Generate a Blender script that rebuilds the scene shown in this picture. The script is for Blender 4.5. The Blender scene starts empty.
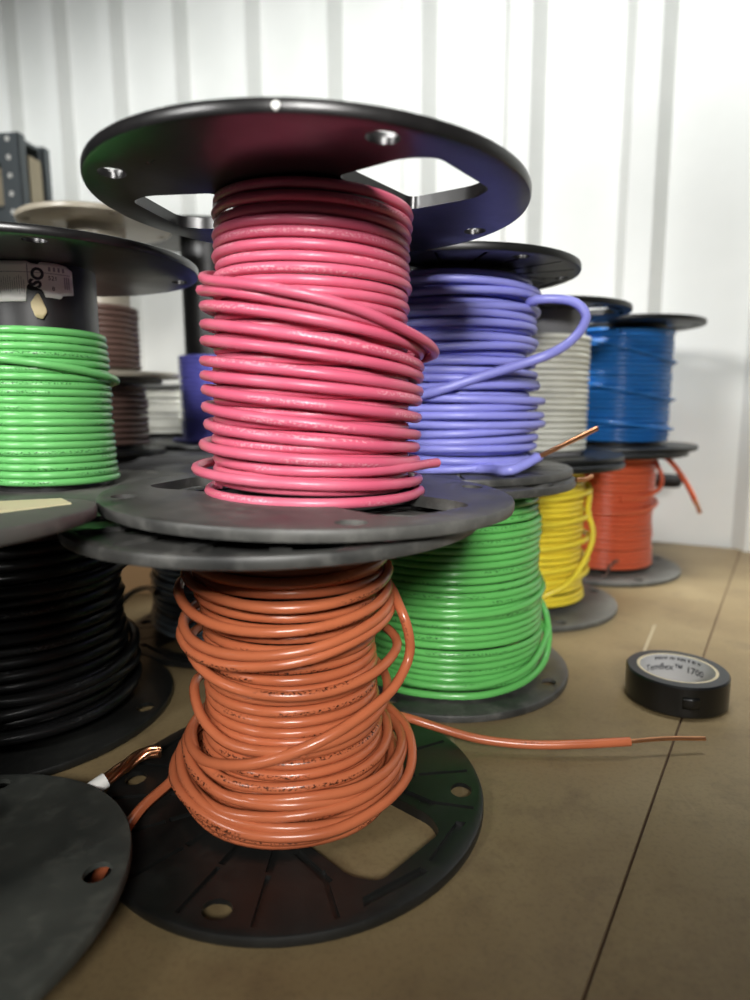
import bpy, bmesh, math, random
import numpy as np
from mathutils import Vector, Matrix
from mathutils.geometry import delaunay_2d_cdt

S = 0.0825                      # one working unit = the radius of a spool flange = 82.5 mm
PI = math.pi
scene = bpy.context.scene
COL = scene.collection
R_ = math.radians

# ------------------------------------------------------------------ materials
def srgb(r, g, b):
    f = lambda c: (c / 12.92 if c <= .04045 else ((c + .055) / 1.055) ** 2.4)
    return (f(r / 255), f(g / 255), f(b / 255), 1.0)

def new_mat(name):
    m = bpy.data.materials.new(name); m.use_nodes = True
    nt = m.node_tree; nt.nodes.clear()
    out = nt.nodes.new('ShaderNodeOutputMaterial')
    b = nt.nodes.new('ShaderNodeBsdfPrincipled')
    nt.links.new(b.outputs[0], out.inputs[0])
    return m, nt, b

def N(nt, t, **kw):
    n = nt.nodes.new(t)
    for k, v in kw.items(): setattr(n, k, v)
    return n

def coords(nt, scale=1.0):
    tc = N(nt, 'ShaderNodeTexCoord'); mp = N(nt, 'ShaderNodeMapping')
    s = scale / S
    mp.inputs['Scale'].default_value = (s, s, s)
    nt.links.new(tc.outputs['Object'], mp.inputs['Vector'])
    return mp.outputs[0]

def noise(nt, vec, scale, detail=4, rough=.55):
    n = N(nt, 'ShaderNodeTexNoise'); n.inputs['Scale'].default_value = scale
    n.inputs['Detail'].default_value = detail; n.inputs['Roughness'].default_value = rough
    if vec is not None: nt.links.new(vec, n.inputs['Vector'])
    return n.outputs['Fac']

def ramp(nt, fac, stops):
    r = N(nt, 'ShaderNodeValToRGB')
    e = r.color_ramp.elements
    while len(e) > 1: e.remove(e[-1])
    e[0].position = stops[0][0]; e[0].color = stops[0][1]
    for p, c in stops[1:]:
        k = e.new(p); k.color = c
    nt.links.new(fac, r.inputs[0])
    return r.outputs[0]

def mth(nt, op, a, b=None, c=None):
    m = N(nt, 'ShaderNodeMath', operation=op)
    for i, v in enumerate((a, b, c)):
        if v is None: continue
        if isinstance(v, (int, float)): m.inputs[i].default_value = v
        else: nt.links.new(v, m.inputs[i])
    return m.outputs[0]

def mixc(nt, fac, a, b):
    m = N(nt, 'ShaderNodeMix', data_type='RGBA')
    if isinstance(fac, (int, float)): m.inputs[0].default_value = fac
    else: nt.links.new(fac, m.inputs[0])
    for i, v in ((6, a), (7, b)):
        if isinstance(v, tuple): m.inputs[i].default_value = v
        else: nt.links.new(v, m.inputs[i])
    return m.outputs[2]

def bump(nt, b, h, strength=.2, dist=.02):
    bp = N(nt, 'ShaderNodeBump'); bp.inputs['Strength'].default_value = strength
    bp.inputs['Distance'].default_value = dist * S
    nt.links.new(h, bp.inputs['Height']); nt.links.new(bp.outputs[0], b.inputs['Normal'])

def plastic(name, base, dust, amount, rough=.4, scale=1.6):
    m, nt, b = new_mat(name)
    v = coords(nt)
    n1 = noise(nt, v, scale, 6, .6); n2 = noise(nt, v, 9, 5, .65)
    f = mth(nt, 'MULTIPLY', ramp(nt, n1, [(.3, (0, 0, 0, 1)), (.72, (1, 1, 1, 1))]), amount)
    f2 = mth(nt, 'MULTIPLY', ramp(nt, n2, [(.5, (0, 0, 0, 1)), (.75, (1, 1, 1, 1))]), amount * .6)
    ff = mth(nt, 'MINIMUM', mth(nt, 'ADD', f, f2), 1.0)
    nt.links.new(mixc(nt, ff, base, dust), b.inputs['Base Color'])
    nt.links.new(mth(nt, 'MULTIPLY_ADD', ff, .35, rough), b.inputs['Roughness'])
    bump(nt, b, n2, .08, .01)
    return m

def wire_mat(name, base, dirt=None, rough=.3, ink=None, ink_amt=.75, dirt_amt=.25, spec=.5):
    """insulated wire: UV u runs along the wire (in diameters), v round it"""
    m, nt, b = new_mat(name)
    uv = N(nt, 'ShaderNodeUVMap'); uv.uv_map = 'UVMap'
    sp = N(nt, 'ShaderNodeSeparateXYZ'); nt.links.new(uv.outputs[0], sp.inputs[0])
    u, w = sp.outputs[0], sp.outputs[1]
    vec = coords(nt)
    n1 = noise(nt, vec, 3, 4)
    col = mixc(nt, mth(nt, 'MULTIPLY', ramp(nt, n1, [(.42, (0, 0, 0, 1)), (.75, (1, 1, 1, 1))]), dirt_amt),
               base, dirt or tuple(c * .55 for c in base[:3]) + (1,))
    if ink:
        def one(sc, d=1):
            c = N(nt, 'ShaderNodeCombineXYZ'); nt.links.new(mth(nt, 'MULTIPLY', u, sc), c.inputs[0])
            c.inputs[1].default_value = d
            return c.outputs[0]
        cc = N(nt, 'ShaderNodeCombineXYZ'); nt.links.new(mth(nt, 'MULTIPLY', u, 3.4), cc.inputs[0]); nt.links.new(mth(nt, 'MULTIPLY', w, 13), cc.inputs[1])
        ticks = ramp(nt, noise(nt, cc.outputs[0], 1, 3), [(.50, (0, 0, 0, 1)), (.58, (1, 1, 1, 1))])
        phrase = ramp(nt, noise(nt, one(.045, 7), 1, 1), [(.51, (0, 0, 0, 1)), (.53, (1, 1, 1, 1))])
        wob = mth(nt, 'MULTIPLY', mth(nt, 'SUBTRACT', noise(nt, one(.012, 3), 1, 1), .5), 1.4)
        dv = mth(nt, 'ABSOLUTE', mth(nt, 'SUBTRACT', mth(nt, 'SUBTRACT', w, .5), wob))
        band = ramp(nt, dv, [(.055, (1, 1, 1, 1)), (.075, (0, 0, 0, 1))])
        msk = mth(nt, 'MULTIPLY', mth(nt, 'MULTIPLY', mth(nt, 'MULTIPLY', ticks, phrase), band), ink_amt)
        col = mixc(nt, msk, col, ink)
    nt.links.new(col, b.inputs['Base Color'])
    b.inputs['Roughness'].default_value = rough
    b.inputs['Specular IOR Level'].default_value = spec
    return m

def simple(name, base, rough=.5, metal=0.0, var=.0, spec=.5):
    m, nt, b = new_mat(name)
    v = coords(nt); n = noise(nt, v, 5, 5)
    nt.links.new(mixc(nt, mth(nt, 'MULTIPLY', n, var), base, tuple(c * .4 for c in base[:3]) + (1,)), b.inputs['Base Color'])
    b.inputs['Roughness'].default_value = rough; b.inputs['Metallic'].default_value = metal
    b.inputs['Specular IOR Level'].default_value = spec
    return m

M = {}
M['black'] = plastic('black_plastic', srgb(11, 12, 12), srgb(62, 62, 58), .2, .36)
M['black_red'] = plastic('black_plastic_glossy', srgb(15, 15, 16), srgb(66, 62, 60), .18, .27)
M['dusty'] = plastic('dusty_black_plastic', srgb(32, 33, 33), srgb(118, 117, 112), .6, .34)
M['grimy'] = plastic('grimy_black_plastic', srgb(38, 41, 39), srgb(88, 90, 82), .6, .5, 1.1)
M['grey_dust'] = plastic('grey_dusted_plastic', srgb(60, 61, 59), srgb(122, 121, 114), .7, .45)
M['beige'] = plastic('beige_clear_plastic', srgb(165, 155, 135), srgb(205, 200, 188), .4, .25)
M['hub'] = plastic('black_hub_plastic', srgb(16, 16, 17), srgb(60, 60, 58), .2, .38)
M['grey_hub'] = simple('grey_hub_plastic', srgb(120, 120, 122), .4, var=.3)
BLK = srgb(20, 12, 10)
M['w_pink'] = wire_mat('faded_red_insulation', srgb(202, 90, 116), srgb(216, 130, 148), .33, srgb(240, 200, 205), .4, .4)
M['w_orange'] = wire_mat('orange_insulation', srgb(190, 106, 70), srgb(142, 72, 44), .24, BLK, .9, .4)
M['w_green'] = wire_mat('green_insulation', srgb(104, 188, 98), srgb(66, 138, 66), .2, srgb(10, 40, 15), .75)
M['w_lgreen'] = wire_mat('pale_green_insulation', srgb(112, 192, 110), srgb(72, 146, 78), .25, srgb(10, 40, 15), .8)
M['w_purple'] = wire_mat('purple_insulation', srgb(146, 148, 226), srgb(110, 110, 190), .35, None, 0, .4)
M['w_indigo'] = wire_mat('indigo_insulation', srgb(116, 116, 214), srgb(86, 86, 168), .25)
M['w_yellow'] = wire_mat('yellow_insulation', srgb(244, 222, 66), srgb(206, 178, 44), .3, BLK, .5)
M['w_red'] = wire_mat('orange_red_insulation', srgb(228, 108, 72), srgb(180, 74, 48), .28)
M['w_blue'] = wire_mat('blue_insulation', srgb(44, 124, 204), srgb(28, 84, 146), .25)
M['w_white'] = wire_mat('white_insulation', srgb(222, 222, 210), srgb(180, 180, 165), .4, srgb(90, 90, 90), .5)
M['w_black'] = wire_mat('black_insulation', srgb(17, 17, 17), srgb(40, 40, 42), .3, srgb(90, 90, 90), .5)
M['w_grey'] = wire_mat('slate_grey_insulation', srgb(104, 116, 124), srgb(60, 68, 74), .25)
M['w_brown'] = wire_mat('brown_insulation', srgb(96, 74, 66), srgb(60, 46, 42), .35)
M['copper'] = simple('bare_copper', srgb(240, 172, 128), .28, 1.0, .25)
M['paper'] = simple('label_paper', srgb(238, 238, 232), .6, var=.08)
M['cream'] = simple('cream_paper', srgb(226, 218, 176), .6, var=.15)
M['ink'] = simple('label_ink', srgb(56, 58, 66), .6)
M['faint'] = simple('label_faint_ink', srgb(150, 150, 156), .6)
M['mask'] = simple('tan_masking_tape', srgb(198, 184, 142), .6, var=.2)
M['tape'] = simple('black_vinyl_tape', srgb(13, 13, 13), .3, var=.2)
M['tape_side'] = simple('black_vinyl_tape_edge', srgb(52, 53, 54), .5, var=.3)
M['core'] = simple('tape_core_card', srgb(178, 166, 138), .7, var=.15)
M['core_in'] = simple('tape_core_print', srgb(205, 206, 208), .55, var=.08)
M['carton'] = simple('brown_cardboard', srgb(150, 118, 80), .8, var=.25)
M['steel'] = simple('grey_painted_steel', srgb(84, 92, 96), .45, .1, .2)
M['tan'] = simple('tan_board', srgb(176, 164, 138), .7, var=.15)
M['rubber'] = simple('black_rubber', srgb(28, 28, 28), .6, var=.2)
M['concrete'] = simple('grey_concrete', srgb(110, 108, 104), .8, var=.35)

def wall_material():
    m, nt, b = new_mat('white_painted_sheet_steel')
    v = coords(nt, .25)
    n = noise(nt, v, 2, 5)
    nt.links.new(ramp(nt, n, [(.3, srgb(232, 234, 230)), (.7, srgb(243, 244, 241))]), b.inputs['Base Color'])
    b.inputs['Roughness'].default_value = .45
    return m
M['wall'] = wall_material()

def table_material():
    m, nt, b = new_mat('worn_tan_hardboard')
    v = coords(nt)
    n1 = noise(nt, v, .55, 6, .6); n2 = noise(nt, v, 3.2, 8, .7); n3 = noise(nt, v, 40, 3, .6)
    c1 = ramp(nt, n1, [(.3, srgb(98, 81, 54)), (.5, srgb(115, 99, 69)), (.72, srgb(131, 116, 85))])
    st = ramp(nt, n2, [(.52, (0, 0, 0, 1)), (.7, (1, 1, 1, 1))])
    c2 = mixc(nt, mth(nt, 'MULTIPLY', st, .45), c1, srgb(82, 66, 46))
    c3 = mixc(nt, mth(nt, 'MULTIPLY', ramp(nt, n3, [(.5, (0, 0, 0, 1)), (.62, (1, 1, 1, 1))]), .16), c2, srgb(64, 50, 35))
    # fine scratches: stretched noise
    tc = N(nt, 'ShaderNodeTexCoord'); mp = N(nt, 'ShaderNodeMapping')
    mp.inputs['Rotation'].default_value = (0, 0, R_(25)); mp.inputs['Scale'].default_value = (14 / S, .55 / S, 1 / S)
    nt.links.new(tc.outputs['Object'], mp.inputs[0])
    n4 = noise(nt, mp.outputs[0], 1, 2, .5)
    sc = ramp(nt, n4, [(.70, (0, 0, 0, 1)), (.74, (1, 1, 1, 1))])
    c4 = mixc(nt, mth(nt, 'MULTIPLY', sc, .35), c3, srgb(160, 148, 122))
    # two long pale scratches in the surface
    pos = tc.outputs['Object']
    for (ax, ay), (bx, by), wd, amt in (((1.93, 4.55 - 6), (2.62, 5.75 - 6), .011, .5),):
        L = math.hypot(bx - ax, by - ay); dx, dy = (bx - ax) / L, (by - ay) / L
        sub = N(nt, 'ShaderNodeVectorMath', operation='SUBTRACT'); sub.inputs[1].default_value = (ax * S, ay * S, 0); nt.links.new(pos, sub.inputs[0])
        def dotp(vx, vy):
            q = N(nt, 'ShaderNodeVectorMath', operation='DOT_PRODUCT'); q.inputs[1].default_value = (vx / S, vy / S, 0); nt.links.new(sub.outputs[0], q.inputs[0]); return q.outputs['Value']
        across = mth(nt, 'LESS_THAN', mth(nt, 'ABSOLUTE', dotp(-dy, dx)), wd)
        al = dotp(dx, dy); along = mth(nt, 'MULTIPLY', mth(nt, 'GREATER_THAN', al, 0.0), mth(nt, 'LESS_THAN', al, L))
        c4 = mixc(nt, mth(nt, 'MULTIPLY', mth(nt, 'MULTIPLY', across, along), amt), c4, srgb(170, 160, 134))
    nt.links.new(c4, b.inputs['Base Color'])
    b.inputs['Roughness'].default_value = .55
    bump(nt, b, n2, .08, .01)
    return m
M['table'] = table_material()
M['table_edge'] = simple('dark_board_edge', srgb(70, 48, 28), .8, var=.3)

# ------------------------------------------------------------------ object helpers
def link(o, parent=None):
    COL.objects.link(o)
    if parent: o.parent = parent
    return o

def empty(name, loc, rz=0, label=None, cat=None, group=None):
    o = bpy.data.objects.new(name, None); o.empty_display_size = .1
    o.location = loc; o.rotation_euler = (0, 0, rz)
    tag(o, label, cat, group)
    return link(o)

def tag(o, label=None, cat=None, group=None, kind=None):
    if label: o['label'] = label
    if cat: o['category'] = cat
    if group: o['group'] = group
    if kind: o['kind'] = kind
    return o

def mesh_obj(name, verts, faces, mat, parent=None, uvs=None, smooth=None, mats=None, midx=None):
    me = bpy.data.meshes.new(name)
    me.from_pydata([tuple(v) for v in verts], [], [tuple(f) for f in faces])
    for mm in (mats or [mat]): me.materials.append(mm)
    if midx is not None: me.polygons.foreach_set('material_index', midx)
    if uvs is not None:
        lay = me.uv_layers.new(name='UVMap')
        idx = np.empty(len(me.loops), dtype=np.int32); me.loops.foreach_get('vertex_index', idx)
        lay.data.foreach_set('uv', np.asarray(uvs, dtype=np.float32)[idx].ravel())
    if smooth is not None:
        me.polygons.foreach_set('use_smooth', [True] * len(me.polygons))
        if smooth < 180: me.set_sharp_from_angle(angle=R_(smooth))
    me.update()
    return link(bpy.data.objects.new(name, me), parent)

def bm_obj(name, bm, mat, parent=None, smooth=35):
    me = bpy.data.meshes.new(name)
    bmesh.ops.recalc_face_normals(bm, faces=bm.faces)
    bm.to_mesh(me); bm.free()
    for mm in (mat if isinstance(mat, list) else [mat]): me.materials.append(mm)
    me.polygons.foreach_set('use_smooth', [True] * len(me.polygons))
    me.set_sharp_from_angle(angle=R_(smooth))
    return link(bpy.data.objects.new(name, me), parent)

def add_box(bm, lo, hi, bevel=0.0, mi=0):
    r = bmesh.ops.create_cube(bm, size=1)
    vs = r['verts']
    for v in vs:
        v.co = Vector([(lo[i] + hi[i]) / 2 + v.co[i] * (hi[i] - lo[i]) for i in range(3)])
    fs = set(f for v in vs for f in v.link_faces)
    if bevel:
        es = set(e for v in vs for e in v.link_edges)
        g = bmesh.ops.bevel(bm, geom=list(es), offset=bevel, segments=2, affect='EDGES', profile=.6)
        fs = set(g['faces']) | set(f for f in fs if f.is_valid)
    for f in fs: f.material_index = mi

def add_prism(bm, poly, z0, z1, bevel=0.0):
    b = [bm.verts.new((x, y, z0)) for x, y in poly]; t = [bm.verts.new((x, y, z1)) for x, y in poly]
    n = len(poly)
    bm.faces.new(list(reversed(b))); top = bm.faces.new(t)
    for i in range(n): bm.faces.new((b[i], b[(i + 1) % n], t[(i + 1) % n], t[i]))
    if bevel: bmesh.ops.bevel(bm, geom=list(top.edges), offset=bevel, segments=2, affect='EDGES', profile=.6)

def lathe(profile, n=72, closed=True):
    """profile: list of (r, z); returns verts, faces of the ring-shaped solid"""
    v = []; f = []; k = len(profile)
    for i in range(n):
        c, s = math.cos(2 * PI * i / n), math.sin(2 * PI * i / n)
        v += [(r * c, r * s, z) for r, z in profile]
    for i in range(n):
        j = (i + 1) % n
        for a in range(k if closed else k - 1):
            b = (a + 1) % k
            f.append((i * k + a, j * k + a, j * k + b, i * k + b))
    return v, f

# ------------------------------------------------------------------ wire
def catmull(P, step):
    P = np.asarray(P, float)
    P = np.vstack([2 * P[0] - P[1], P, 2 * P[-1] - P[-2]])
    out = []
    for i in range(1, len(P) - 2):
        p0, p1, p2, p3 = P[i - 1], P[i], P[i + 1], P[i + 2]
        n = max(2, int(math.ceil(np.linalg.norm(p2 - p1) / step)))
        t = np.linspace(0, 1, n, endpoint=False)[:, None]
        out.append(.5 * ((2 * p1) + (-p0 + p2) * t + (2 * p0 - 5 * p1 + 4 * p2 - p3) * t ** 2 + (-p0 + 3 * p1 - 3 * p2 + p3) * t ** 3))
    out.append(P[-2][None])
    return np.vstack(out)

def tube(name, P, d, mat, parent=None, ring=8, ang=0.0):
    """round wire of diameter d along points P, UV u in diameters"""
    P = np.asarray(P, float); n = len(P)
    T = np.gradient(P, axis=0); T /= np.linalg.norm(T, axis=1)[:, None] + 1e-12
    side = np.cross(T, [0, 0, 1.0]); ln = np.linalg.norm(side, axis=1)
    if ln.min() < .6:            # steep runs: carry the frame along instead
        for i in range(1, n):
            v = side[i - 1] - side[i - 1].dot(T[i]) * T[i]
            side[i] = v / (np.linalg.norm(v) + 1e-12)
    side -= (side * T).sum(1)[:, None] * T
    side /= np.linalg.norm(side, axis=1)[:, None] + 1e-12
    up = np.cross(side, T)
    L = np.concatenate([[0], np.cumsum(np.linalg.norm(np.diff(P, axis=0), axis=1))]) / d
    k = ring + 1
    a = np.linspace(-PI, PI, k)
    V = P[:, None, :] + (d / 2) * (np.cos(a)[None, :, None] * side[:, None, :] + np.sin(a)[None, :, None] * up[:, None, :])
    UV = np.stack(np.broadcast_arrays(L[:, None], (a / (2 * PI) + .5)[None, :]), -1).reshape(-1, 2)
    V = V.reshape(-1, 3)
    F = []
    for i in range(n - 1):
        b = i * k
        for j in range(ring):
            F.append((b + j, b + k + j, b + k + j + 1, b + j + 1))
    F.append(tuple(range(ring - 1, -1, -1))); e = (n - 1) * k; F.append(tuple(e + j for j in range(ring)))
    return mesh_obj(name, V, F, mat, parent, UV, 60)

def cylp(a, r, z):
    """point on a coil: a in degrees, 0 faces the camera, + to the right"""
    return (r * math.cos(R_(a)), r * math.sin(R_(a)), z)

def keyed(keys, step=24):
    """keys (angle, r, z) with rising angle, filled in every `step` degrees"""
    A = np.array([k[0] for k in keys], float); Rr = np.array([k[1] for k in keys]); Z = np.array([k[2] for k in keys])
    n = max(2, int((A[-1] - A[0]) / step) + 1)
    t = np.linspace(A[0], A[-1], n)
    def sm(Y):      # monotone-ish smooth interpolation
        i = np.clip(np.searchsorted(A, t, side='right') - 1, 0, len(A) - 2)
        u = (t - A[i]) / (A[i + 1] - A[i]); 
        m = np.gradient(Y, A)
        h = A[i + 1] - A[i]
        return ((2 * u ** 3 - 3 * u ** 2 + 1) * Y[i] + (u ** 3 - 2 * u ** 2 + u) * h * m[i]
                + (-2 * u ** 3 + 3 * u ** 2) * Y[i + 1] + (u ** 3 - u ** 2) * h * m[i + 1])
    r, z = sm(Rr), sm(Z)
    return [cylp(a, rr, zz) for a, rr, zz in zip(t, r, z)]

def neat(z0, z1, pitch, rfun, rng, jr=.006, jz=.004, a0=-90, slow=.0):
    """one tidy layer from z0 to z1 as keys"""
    n = max(2, int(round(abs(z1 - z0) / pitch)))
    keys = []; off = 0
    for i in range(n * 4 + 1):
        f = i / (n * 4)
        z = z0 + (z1 - z0) * f
        off = off * .6 + rng.uniform(-jr, jr)
        keys.append((a0 + 90 * i, rfun(f) + off + slow * math.sin(i * .7), z + rng.uniform(-jz, jz)))
    return keys

def prof(*pts):
    x = [p[0] for p in pts]; y = [p[1] for p in pts]
    return lambda f: float(np.interp(f, x, y))

# ------------------------------------------------------------------ flanges
TH = .055
_cache = {}
def arc_pts(r, a0, a1, n): return [(r * math.cos(a), r * math.sin(a)) for a in np.linspace(a0, a1, n)]
def round_poly(poly, rad, n=5):
    out = []; m = len(poly)
    for i in range(m):
        p0, p, p1 = (Vector(poly[i - 1]), Vector(poly[i]), Vector(poly[(i + 1) % m]))
        a = (p0 - p).normalized(); b = (p1 - p).normalized()
        rr = min(rad, (p0 - p).length * .45, (p1 - p).length * .45)
        s, e = p + a * rr, p + b * rr
        for t in np.linspace(0, 1, n):
            q = s * (1 - t) ** 2 + p * 2 * t * (1 - t) + e * t ** 2
            out.append((q.x, q.y))
    return out
def rot(poly, deg):
    c, s = math.cos(R_(deg)), math.sin(R_(deg))
    return [(x * c - y * s, x * s + y * c) for x, y in poly]
def inside(p, poly):
    x, y = p; r = False; j = len(poly) - 1
    for i in range(len(poly)):
        xi, yi = poly[i]; xj, yj = poly[j]
        if (yi > y) != (yj > y) and x < (xj - xi) * (y - yi) / (yj - yi) + xi: r = not r
        j = i
    return r

CUT = round_poly([(.37, -.27), (.70, -.28), (.815, -.215), (.815, .215), (.70, .28), (.37, .27)], .05)
def flange_mesh(key, cuts=(), holes=(), grooves=False, recess=False, rad=1.0, n=128):
    """disc lying on z 0..TH; grooves / recess are sunk into its top face"""
    if key in _cache: return _cache[key]
    bev = .014
    outer = arc_pts(rad - bev, 0, 2 * PI * (n - 1) / n, n)
    voids = [rot(CUT, c) for c in cuts]
    for h in holes: voids.append(rot([(.885 + .056 * math.cos(a), .064 * math.sin(a)) for a in np.linspace(0, 2 * PI, 21)[:-1]], h))
    voids.append(arc_pts(.07, 0, 2 * PI * 23 / 24, 24))
    csink = [rot([(.885 + .088 * math.cos(a), .13 * math.sin(a)) for a in np.linspace(0, 2 * PI, 25)[:-1]], h) for h in holes]
    sunk = []
    def near_cut(deg, w): return any(abs((deg - c + 180) % 360 - 180) < w for c in cuts)
    if grooves:
        for k in range(18):
            deg = k * 20 + 10
            segs = [(.40, .655, .018), (.675, .95, .012)]
            for r0, r1, w in segs:
                if near_cut(deg, 40 if r0 < .5 else 30): continue
                if any(abs((deg - h + 180) % 360 - 180) < 5 for h in holes) and r1 > .8: r1 = .82
                sunk.append(rot([(r0, -w), (r1, -w), (r1, w), (r0, w)], deg))
        for c in cuts:
            for s in (-1, 1):
                sunk.append(rot([(.885, .03 * s), (.93, .03 * s), (.86, .36 * s), (.82, .33 * s)][::s], c))
                sunk.append(rot([(.40, .315 * s), (.66, .345 * s), (.66, .385 * s), (.40, .355 * s)][::s], c))
    if recess:
        for k in range(16):
            d0, d1 = k * 22.5 + 2.5, k * 22.5 + 20
            sunk.append(arc_pts(.945, R_(d0), R_(d1), 7) + arc_pts(.40, R_(d1 - 3), R_(d0 + 3), 4))
    loops = [outer] + voids + sunk + csink
    pts = []; edges = []
    for lp in loops:
        b = len(pts); pts += [Vector(p) for p in lp]
        edges += [(b + i, b + (i + 1) % len(lp)) for i in range(len(lp))]
    vo, eo, fo, _, _, _ = delaunay_2d_cdt(pts, edges, [], 0, 1e-6)
    bm = bmesh.new(); dep = .02
    lev = {}
    def V(i, z):
        k = (i, round(z, 4))
        if k not in lev: lev[k] = bm.verts.new((vo[i].x, vo[i].y, z))
        return lev[k]
    tri = {}; ecount = {}
    for f in fo:
        c = sum((vo[i] for i in f), Vector((0, 0))) / 3
        if c.length > rad or any(inside(c, v) for v in voids) or not inside(c, outer): continue
        s = any(inside(c, q) for q in sunk)
        f = list(f)
        if (vo[f[1]] - vo[f[0]]).cross(vo[f[2]] - vo[f[0]]) < 0: f.reverse()
        zt = TH - dep if s else TH
        zb = .032 if any((c - Vector(rot([(.885, 0)], h)[0])).length < .14 and inside(c, q) for h, q in zip(holes, csink)) else 0.0
        if s: zb = 0.0
        bm.faces.new([V(i, zt) for i in f]); bm.faces.new([V(i, zb) for i in reversed(f)])
        for i in range(3): ecount[(f[i], f[(i + 1) % 3])] = (zt, zb)
    for (a, b), (z, zb) in ecount.items():
        o = ecount.get((b, a))
        if o is not None:
            ob = o[1]; o = o[0]
            if ob > zb + 1e-6: bm.faces.new((V(a, zb), V(a, ob), V(b, ob), V(b, zb)))
        if o is None:
            if max(vo[a].length, vo[b].length) > rad - bev - 1e-4 and min(vo[a].length, vo[b].length) > rad - bev - 5e-3:
                pr = [(rad - bev, z), (rad - bev * .3, z - bev * .3), (rad, z - bev), (rad, bev), (rad - bev * .3, bev * .3), (rad - bev, 0)]
                da, db = vo[a].normalized(), vo[b].normalized()
                for q in range(5):
                    def W(i, dd, kk):
                        r, zz = pr[kk]
                        key2 = (i, 'r', kk)
                        if kk in (0, 5): return V(i, zz)
                        if key2 not in lev: lev[key2] = bm.verts.new((dd.x * r, dd.y * r, zz))
                        return lev[key2]
                    bm.faces.new((W(a, da, q + 1), W(b, db, q + 1), W(b, db, q), W(a, da, q)))
            else:
                bm.faces.new((V(a, zb), V(b, zb), V(b, z), V(a, z)))
        elif o > z + 1e-6:
            # wall between groove floor and surface
            bm.faces.new((V(a, z), V(a, o), V(b, o), V(b, z)))
    bmesh.ops.recalc_face_normals(bm, faces=bm.faces)
    me = bpy.data.meshes.new('flange'); bm.to_mesh(me); bm.free()
    me.polygons.foreach_set('use_smooth', [True] * len(me.polygons)); me.set_sharp_from_angle(angle=R_(38))
    _cache[key] = me
    return me

def add_flange(root, me, mat, z, ang, flip=False, sx=1.0, label=None):
    """z = height of the flange's lower face in the spool; flip puts its worked face downwards"""
    me2 = me.copy(); me2.materials.clear(); me2.materials.append(mat)
    if flip:
        me2.transform(Matrix.Diagonal((1, 1, -1, 1))); me2.flip_normals()
    o = bpy.data.objects.new('flange', me2); link(o, root)
    if flip:
        o.matrix_local = Matrix.Translation((0, 0, z + TH)) @ Matrix.Rotation(R_(ang), 4, 'Z') @ Matrix.Diagonal((sx, sx, 1, 1))
    else:
        o.matrix_local = Matrix.Translation((0, 0, z)) @ Matrix.Rotation(R_(ang), 4, 'Z') @ Matrix.Diagonal((sx, sx, 1, 1))
    if label: o['label'] = label
    return o

HT = 1.52
def spool(label, x, y, z, ht=HT, top=None, bot=None, tm='black', bm_='black', hub='hub', hub_r=.34, rad=1.0,
          ta=0, ba=0, tflip=True, group='spools of wire on the workbench'):
    face = math.atan2(-y, -x)
    root = empty('wire_spool', (x, y, z), face, label, 'wire spool', group)
    fd = math.degrees(face)
    add_flange(root, bot or PLAIN, M[bm_], 0, ba - fd, False, rad)
    add_flange(root, top or PLAIN, M[tm], ht - TH, ta - fd, tflip, rad)
    v, f = lathe([(hub_r, TH * .5), (hub_r, ht - TH * .5), (.07, ht - TH * .5), (.07, TH * .5)], 64)
    mesh_obj('hub', v, f, M[hub], root, smooth=40)
    root['_face'] = face
    return root

def local(root, P):
    """world point (working units) -> spool space"""
    f = root['_face']; p = Vector(P) - root.location
    c, s = math.cos(-f), math.sin(-f)
    return (p.x * c - p.y * s, p.x * s + p.y * c, p.z)

def coil(root, mat, d, pts, step=.07, label=None, ring=8):
    o = tube('wire_coil', catmull(pts, step), d, M[mat], root, ring)
    if label: o['label'] = label
    return o

PLAIN = flange_mesh('plain', holes=(20, 110, 200, 290))
SMOOTHCUT = flange_mesh('smoothcut', cuts=(0, 205), holes=(-115, -32, 60, 150))
GROOVED = flange_mesh('grooved', cuts=(0, 180), holes=(-61, 39, 119, -141), grooves=True)
GROOVED2 = flange_mesh('grooved2', cuts=(0, 180), holes=(-92, -30, 88, 150), grooves=True)
RECESS = flange_mesh('recess', holes=(20, 110, 200, 290), recess=True)
SLIT = flange_mesh('slit', holes=(22, 112, 202, 292), grooves=True)

# ------------------------------------------------------------------ the setting
KW = .55
def wally(x): return 11.8 - KW * x
wn = Vector((KW, 1, 0)).normalized()          # into the wall
wt = Vector((1, -KW, 0)).normalized()         # along it, to the right
def build_wall():
    P = []; s = -16.0; sp = 1.77; first = .86 - 10 * 1.77
    prof_ = [(0, 0)]
    ribs = [first + k * sp for k in range(20)]
    line = []
    for c in ribs:
        line += [(c - .33, 0), (c - .17, -.25), (c + .17, -.25), (c + .33, 0)]
    line = [(-18, 0)] + line + [(18, 0)]
    base = Vector((0, 11.8, 0)) 
    v = []; f = []
    zs = (-9, 16)
    for t, h in line:
        p = base + wt * t + wn * h
        for z in zs: v.append((p.x, p.y, z))
    for t, h in line:
        p = base + wt * t + wn * (h + .3 if False else .35)
        for z in zs: v.append((p.x, p.y, z))
    n = len(line)
    for i in range(n - 1):
        f.append((2 * i, 2 * i + 2, 2 * i + 3, 2 * i + 1))
        f.append((2 * n + 2 * i, 2 * n + 2 * i + 1, 2 * n + 2 * i + 3, 2 * n + 2 * i + 2))
        f.append((2 * i, 2 * n + 2 * i, 2 * n + 2 * i + 2, 2 * i + 2))
        f.append((2 * i + 1, 2 * i + 3, 2 * n + 2 * i + 3, 2 * n + 2 * i + 1))
    o = mesh_obj('wall_back', v, f, M['wall'])
    tag(o, 'white painted ribbed sheet metal wall behind the workbench', 'wall', kind='structure')
build_wall()
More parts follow.
